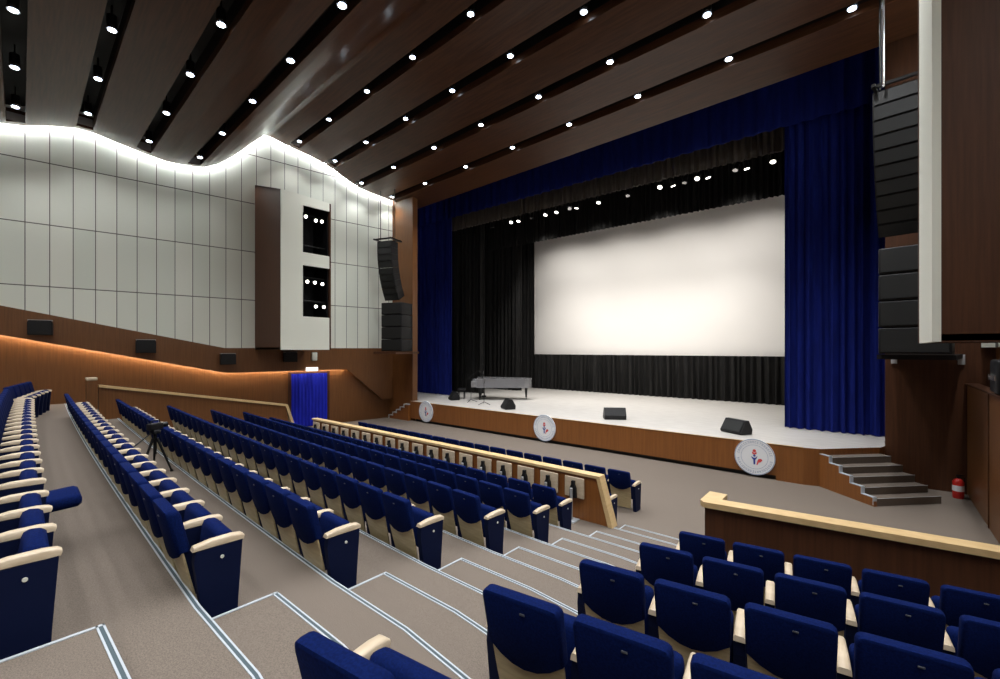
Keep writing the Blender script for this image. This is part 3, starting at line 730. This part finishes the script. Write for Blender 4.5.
q_ = on_wall(9.75, .32, 2.56); mb = MB(); mb.box((0, 0, 0), (.5, .06, .16), Matrix.Rotation(math.atan2(wd.y, wd.x), 3, 'Z')); o = mb.build('exit_sign', M['exit']); o.location = q_; tag(o, 'small lit white sign above the blue door curtain', 'sign')

# ---------------------------------------------------------------- low walls / barriers
# left parapet with pale rail
t = empty('side_parapet', (-17, 5, 0), 0, 'wooden side parapet with sloping pale handrail beyond the row ends', 'low wall')
mb = MB(); T_ = lambda y, z, x: (x + 17, y - 5, z)
mb.prism([(2.35, 0), (7.9, 0), (7.62, 1.30), (2.35, 2.36)], -17.08, -16.96, T_); mb.build('panel', M['wood'], t)
mb = MB(); mb.prism([(2.35, 2.36), (7.62, 1.30), (7.70, 1.36), (2.35, 2.43)], -17.1, -16.92, T_); mb.prism([(7.62, 1.30), (7.70, 1.36), (8.15, .0), (8.05, .0)], -17.12, -16.92, T_); mb.build('handrail', M['rail'], t)
mb = MB(); mb.box((0, 2.2 - 5, 1.28), (.22, .22, 2.56)); p_ = mb.build('post', M['wood'], t)
mb = MB(); mb.box((0, 2.2 - 5, 2.60), (.24, .24, .08), bev=.02); mb.build('cap', M['arm'], p_)
# barrier with folding tables
BY = 7.40
t = empty('front_barrier', (-9, BY, 2 * h), 0, 'wooden barrier with pale top rail in front of the folding tables', 'barrier')
T_ = lambda x, z, y: (x + 9, y - BY, z - 2 * h)
mb = MB(); mb.prism([(-14.4, 0), (-3.62, 0), (-3.62, .24), (-3.86, 1.07), (-14.4, 1.07)], BY, BY + .14, T_); mb.build('panel', M['wood_stage'], t)
mb = MB(); mb.prism([(-14.45, 1.07), (-3.86, 1.07), (-3.82, 1.12), (-14.45, 1.12)], BY - .03, BY + .17, T_)
mb.prism([(-3.82, 1.12), (-3.88, 1.07), (-3.65, .24), (-3.56, .24)], BY - .03, BY + .17, T_); mb.build('top_rail', M['rail'], t)
# right barrier
def RB(x, y, z): return (x, y, z)
yb = lambda X: 6.10 + .13 * (X - AR)
t = empty('front_barrier', (-1.65, 6.1, 0), 0, 'wooden barrier with pale rounded rail in front of the right seats', 'barrier')
T_ = lambda x, y, z: (x + 1.65, y - 6.1, z)
mb = MB(); mb.prism([(-1.66, yb(-1.66)), (3.2, yb(3.2)), (3.2, yb(3.2) + .12), (-1.54, yb(-1.6) + .12), (-1.54, 6.52), (-1.66, 6.52)], 0, 1.42, T_); mb.build('panel', M['wood_dark'], t)
mb = MB(); mb.prism([(-1.72, yb(-1.66) + .02), (-1.66, yb(-1.66) - .05), (3.2, yb(3.2) - .05), (3.2, yb(3.2) + .16), (-1.50, yb(-1.5) + .17), (-1.50, 6.56), (-1.72, 6.56)], 1.42, 1.49, T_); mb.build('top_rail', M['rail'], t)

# ---------------------------------------------------------------- theatre seats
def rounded(w, zb, zt, r, drop):
    pts = [(-w / 2 * .985, zb + drop * .55)]
    for i in range(1, 6): u = -1 + i / 3; pts.append((u * w / 2 * .985, zb + drop * (.55 if False else .55 * u * u)))
    pts.append((w / 2 * .985, zb + drop * .55))
    for a in (0, 30, 60, 90): pts.append((w / 2 - r + r * math.cos(R(a)), zt - r + r * math.sin(R(a))))
    for a in (90, 120, 150, 180): pts.append((-w / 2 + r + r * math.cos(R(a)), zt - r + r * math.sin(R(a))))
    return pts
def seat_meshes(p):
    W = p * .87
    D = {}
    # recline: y as a function of z
    ry = lambda z: -.10 - .20 * max(0, z - .12) / .88
    # backrest: padded slab, three rings front to back
    out = rounded(W, .455, .87, .04, .17)
    cx, cz = 0, .63
    v = []; rings = [(-.060, .94), (-.052, .985), (-.03, 1.0), (.005, 1.0), (.022, .98), (.03, .92)]
    for dy, s_ in rings:
        for (x, z) in out:
            xx = x * s_; zz = cz + (z - cz) * s_
            v.append((xx, ry(zz) + dy + .35 * (x * x) * 1.0 - .01, zz))
    n = len(out); f = []
    for k in range(len(rings) - 1):
        for i in range(n): f.append((k * n + i, k * n + (i + 1) % n, (k + 1) * n + (i + 1) % n, (k + 1) * n + i))
    f.append(tuple(range(n))[::-1]); f.append(tuple(range((len(rings) - 1) * n, len(rings) * n)))
    mb = MB(); mb.add(v, f, 0, True); D['backrest'] = (mb, 'navy')
    # pale plywood shell
    mb = MB()
    prof_ = []
    for (z, ww) in ((.06, .82), (.20, .88), (.34, .92), (.44, .94), (.50, .95), (.60, .94)):
        prof_.append((z, W * ww / 2))
    v = []; f = []; m_ = 7
    for sd in (0, .014):
        for (z, hw) in prof_:
            for i in range(m_):
                u = -1 + 2 * i / (m_ - 1)
                v.append((u * hw, ry(z) - .040 + .35 * (u * hw) ** 2 + sd + .03 * max(0, .3 - z), z))
    q = m_ * len(prof_)
    for j in range(len(prof_) - 1):
        for i in range(m_ - 1):
            a = j * m_ + i; f.append((a, a + 1, a + m_ + 1, a + m_)); f.append((q + a, q + a + m_, q + a + m_ + 1, q + a + 1))
        a = j * m_; f.append((a, a + m_, q + a + m_, q + a)); a += m_ - 1; f.append((a, q + a, q + a + m_, a + m_))
    for i in range(m_ - 1): f.append((i, q + i, q + i + 1, i + 1)); a = (len(prof_) - 1) * m_ + i; f.append((a, a + 1, q + a + 1, q + a))
    mb.add(v, f, 0, True); D['back_shell'] = (mb, 'beige')
    # tip-up cushion folded
    mb = MB(); Mx = Matrix.Rotation(R(-8), 3, 'X'); mb.box((0, .045, .42), (W - .02, .12, .40), Mx, bev=.045); D['seat_cushion'] = (mb, 'navy')
    mb = MB(); mb.box((0, .19, .44), (W - .04, .40, .11), Matrix.Rotation(R(4), 3, 'X'), bev=.045); D['seat_cushion_open'] = (mb, 'navy')
    # plaque
    mb = MB(); Mx = Matrix.Rotation(R(13), 3, 'X'); yy = ry(.80); mb.box((.03, yy - .066, .80), (.030, .007, .012), Mx, bev=.0035)
    D['row_plate'] = (mb, 'plate')
    for nm_, sgn in (('R', 1), ('L', -1)):
        x = sgn * p / 2
        mb = MB(); mb.prism([(-.10, .0), (.125, .0), (.13, .12), (.160, .56), (-.15, .55), (-.16, .47)], x - .034, x + .034, YZ); D['side_panel' + nm_] = (mb, 'navy_side')
        mb = MB()
        top = [(-.17, .558), (-.16, .577), (-.05, .597), (.09, .600), (.155, .592), (.175, .577), (.168, .558), (0, .560)]
        hw = .034
        v = []
        for xx, sc in ((x - hw, .0), (x - hw + .01, .012), (x + hw - .01, .012), (x + hw, .0)):
            for (y, z) in top: v.append((xx, y, z + (sc if z > .56 else 0)))
        n = len(top); f = [tuple(range(n)), tuple(range(3 * n, 4 * n))[::-1]]
        for k in range(3):
            for i in range(n): f.append((k * n + i, k * n + (i + 1) % n, (k + 1) * n + (i + 1) % n, (k + 1) * n + i))
        mb.add(v, f, 0, True); D['armrest' + nm_] = (mb, 'arm')
        mb = MB(); mb.disc((x + sgn * .036, .02, .47), (1, 0, 0), .013, .006, 14); D['number_plate' + nm_] = (mb, 'cream_plain')
    return D
cache = {}
def seat_mesh(p, key):
    k = (round(p, 3), key)
    if k not in cache:
        D = seat_meshes(p)
        for kk, (mb, m_) in D.items():
            nm_ = kk.rstrip('RL') if kk[-1] in 'RL' else kk.replace('_open', '')
            o = mb.build(nm_, M[m_]); cache[(round(p, 3), kk)] = o.data; bpy.data.objects.remove(o)
    return cache[k]
def make_seat(loc, rz, p, label, group, arms='R', end=None, open_=False):
    t = empty('theatre_seat', loc, rz, label, 'seat', group)
    def part(nm_, key):
        o = bpy.data.objects.new(nm_, seat_mesh(p, key)); col.objects.link(o); o.parent = t; return o
    b = part('backrest', 'backrest'); o = bpy.data.objects.new('row_plate', seat_mesh(p, 'row_plate')); col.objects.link(o); o.parent = b
    part('back_shell', 'back_shell'); part('seat_cushion', 'seat_cushion_open' if open_ else 'seat_cushion')
    for a in arms:
        s_ = part('side_panel', 'side_panel' + a); part('armrest', 'armrest' + a)
        if a == end: o = bpy.data.objects.new('number_plate', seat_mesh(p, 'number_plate' + a)); col.objects.link(o); o.parent = s_
    return t
rowname = {'A': 'row behind the cross aisle', 'B': 'last row below the cross aisle', 'C': 'second row below the cross aisle', 'D': 'third row below the cross aisle',
           'E': 'fourth row below the cross aisle', 'F': 'fifth row below the cross aisle', 'G': 'row facing the folding tables'}
for k in 'ABCDEFG':
    p = .54 if k != 'A' else .53
    n = {'A': 22, 'B': 23, 'C': 23, 'D': 22, 'E': 22, 'F': 23, 'G': 22}[k]
    x0 = -3.80 if k != 'G' else -4.05
    if k == 'A': x0 = -3.78
    for i in range(n):
        X = x0 - p / 2 - i * p
        Y = EDGE[k] + sx(X) * SC.get(k, 1) + {'A': .17, 'B': .16, 'C': .17, 'D': .22}.get(k, .25)
        op = (k == 'A' and i == 3)
        lab = '%s navy seat, %s from aisle, %s, left block' % ('unfolded' if op else 'folded', ordn(i), rowname[k])
        make_seat((X, Y, LEV[k] * h), math.atan(slope(X) * SC.get(k, 1)), p, lab, 'seats in the left block', 'R' if i < n - 1 else 'RL', 'R' if i == 0 else None, op)
# angled seats at far left end of the row behind the cross aisle
for i in range(5):
    a = R(-12); bx0, by0 = -16.1, .80
    X = bx0 - i * .54 * math.cos(a); Y = by0 - i * .54 * math.sin(a)
    make_seat((X, Y + .05, 14 * h), a, .54, 'folded navy seat in the angled group at far left, %s from the group end' % ordn(i), 'angled seats at the far left', 'R' if i < 4 else 'RL', 'R' if i == 0 else None)
# front rows on the flat floor
for k, Y0, nmr in (('H', 7.98, 'row just beyond the table barrier'), ('I', 9.14, 'front row nearest the stage')):
    p = .565
    for i in range(18):
        X = -3.86 - p / 2 - i * p
        make_seat((X, Y0 + .0 * X, 0), 0, p, 'folded navy seat, %s from aisle in the %s' % (ordn(i), nmr), 'front row seats on the flat floor', 'R' if i < 17 else 'RL', 'R' if i == 0 else None)
# right block
rr = {'F': ('front row', 7), 'E': ('second row', 6), 'D': ('third row', 5), 'C': ('fourth row', 5), 'B': ('fifth row', 2)}
for k in 'FEDCB':
    p = .518; nmr, n = rr[k]
    for i in range(n):
        X = AR - .08 + p / 2 + i * p
        Y = EDGE[k] + sx(X) + .24 - .10
        make_seat((X, Y, (LEV[k] + 1) * h), math.atan(.14), p, 'folded navy seat, %s from aisle, %s of the right block' % (ordn(i), nmr), 'seats in the right block', 'L' if i < n - 1 else 'LR', 'L' if i == 0 else None)

# ---------------------------------------------------------------- folding tables on the barrier
tp = empty('folding_table', (0, 0, 0))
mb = MB(); mb.box((0, .0, .60), (.42, .03, .38), bev=.014); mb.build('tabletop', M['arm'], tp)
mb = MB()
mb.prism([(-.07, .42), (.07, .42), (.06, .60), (.03, .66), (.03, .73), (-.03, .73), (-.03, .66), (-.06, .60)], -.075, -.018, XZ); mb.build('bracket', M['black'], tp)
mb = MB(); mb.tube([(-.01, -.10, .012), (-.01, -.10, .60)], .028, 10); mb.build('post', M['grey'], tp)
mb = MB(); mb.box((0, -.10, .008), (.22, .24, .016)); mb.build('foot_plate', M['nose'], tp)
for i in range(18):
    o = tp if i == 0 else copy_tree(tp)
    o.location = (-4.33 - i * .575, BY - .045, 2 * h)
    tag(o, 'upright folded pale table with black bracket on the barrier, %s from the aisle' % ordn(i), 'folding table', 'folding tables along the barrier')

# ---------------------------------------------------------------- video camera on tripod
c = Vector((-9.1, 1.96, 12 * h))
t = empty('tripod', c, .4, 'black tripod standing between the rows at left', 'tripod')
mb = MB(); mb.tube([(0, 0, .30), (0, 0, .66)], .025, 8); mb.build('centre_column', M['blackmetal'], t)
mb = MB(); mb.box((0, 0, .665), (.12, .12, .07), bev=.02); mb.tube([(0, -.05, .66), (.05, -.35, .50)], .01, 6); mb.build('head', M['black'], t)
for k in range(3):
    a = k * 2.094 + .5; mb = MB(); mb.tube([(.03 * math.cos(a), .03 * math.sin(a), .56), (.24 * math.cos(a), .24 * math.sin(a), .02)], [.022, .014], 8); mb.tube([(.24 * math.cos(a), .24 * math.sin(a), .0), (.24 * math.cos(a), .24 * math.sin(a), .03)], .022, 8); mb.build('leg', M['blackmetal'], t)
t = empty('video_camera', c + Vector((0, 0, .70)), .5, 'black video camera mounted on the tripod at left', 'camera')
mb = MB(); t.scale = (.75,) * 3; mb.box((0, 0, .075), (.13, .30, .14), bev=.02); mb.build('body', M['black'], t)
mb = MB(); mb.tube([(0, .15, .08), (0, .19, .08), (0, .27, .08)], [.045, .055, .06], 14); mb.build('lens', M['blackmetal'], t)
mb = MB(); mb.tube([(0, -.10, .14), (0, -.09, .20), (0, .10, .20), (0, .12, .14)], .014, 6); mb.build('handle', M['black'], t)
mb = MB(); mb.box((-.12, .03, .10), (.10, .02, .08), bev=.008); mb.build('side_screen', M['black'], t)

# ---------------------------------------------------------------- fire extinguisher, right wall things
p = Pz(966, 497, 0)
t = empty('fire_extinguisher', (1.52, 14.7, 0), R(30), 'red fire extinguisher with white label on the floor by the right stairs', 'fire extinguisher')
mb = MB(); mb.tube([(0, 0, 0), (0, 0, .03), (0, 0, .38), (0, 0, .43), (0, 0, .46)], [.09, .1, .1, .07, .03], 18); mb.build('cylinder', M['red'], t)
mb = MB(); mb.tube([(0, 0, .17), (0, 0, .30)], .1025, 18); mb.build('label', M['white'], t)
mb = MB(); mb.tube([(0, 0, .46), (0, 0, .51)], .03, 8); mb.box((.03, 0, .53), (.14, .03, .02)); mb.build('valve', M['black'], t)
mb = MB(); mb.tube([(.03, 0, .49), (.12, 0, .47), (.14, 0, .3), (.12, 0, .15)], .012, 6); mb.build('hose', M['black'], t)
t = empty('wall_speaker', (1.83, 11.75, 2.64), 0, 'black speaker with silver stripe on the low wall at the right edge', 'speaker', 'black speakers on the side walls')
mb = MB(); mb.box((0, 0, .32), (.36, .62, .60), bev=.05); mb.build('cabinet', M['black'], t)
mb = MB(); mb.box((-.19, 0, .30), (.02, .5, .09)); mb.build('silver_stripe', M['steel'], t)
for (X, Yy, lab) in ((.42, 15.15, 'small grey plate on the dark wood below the right subwoofers'), (1.62, 15.15, 'small pale lamp box on the dark wood wall above the extinguisher')):
    mb = MB(); mb.box((0, 0, 0), (.12, .06, .24), bev=.01); o = mb.build('wall_plate', M['grey']); o.location = (X, Yy, 3.2); tag(o, lab, 'box')
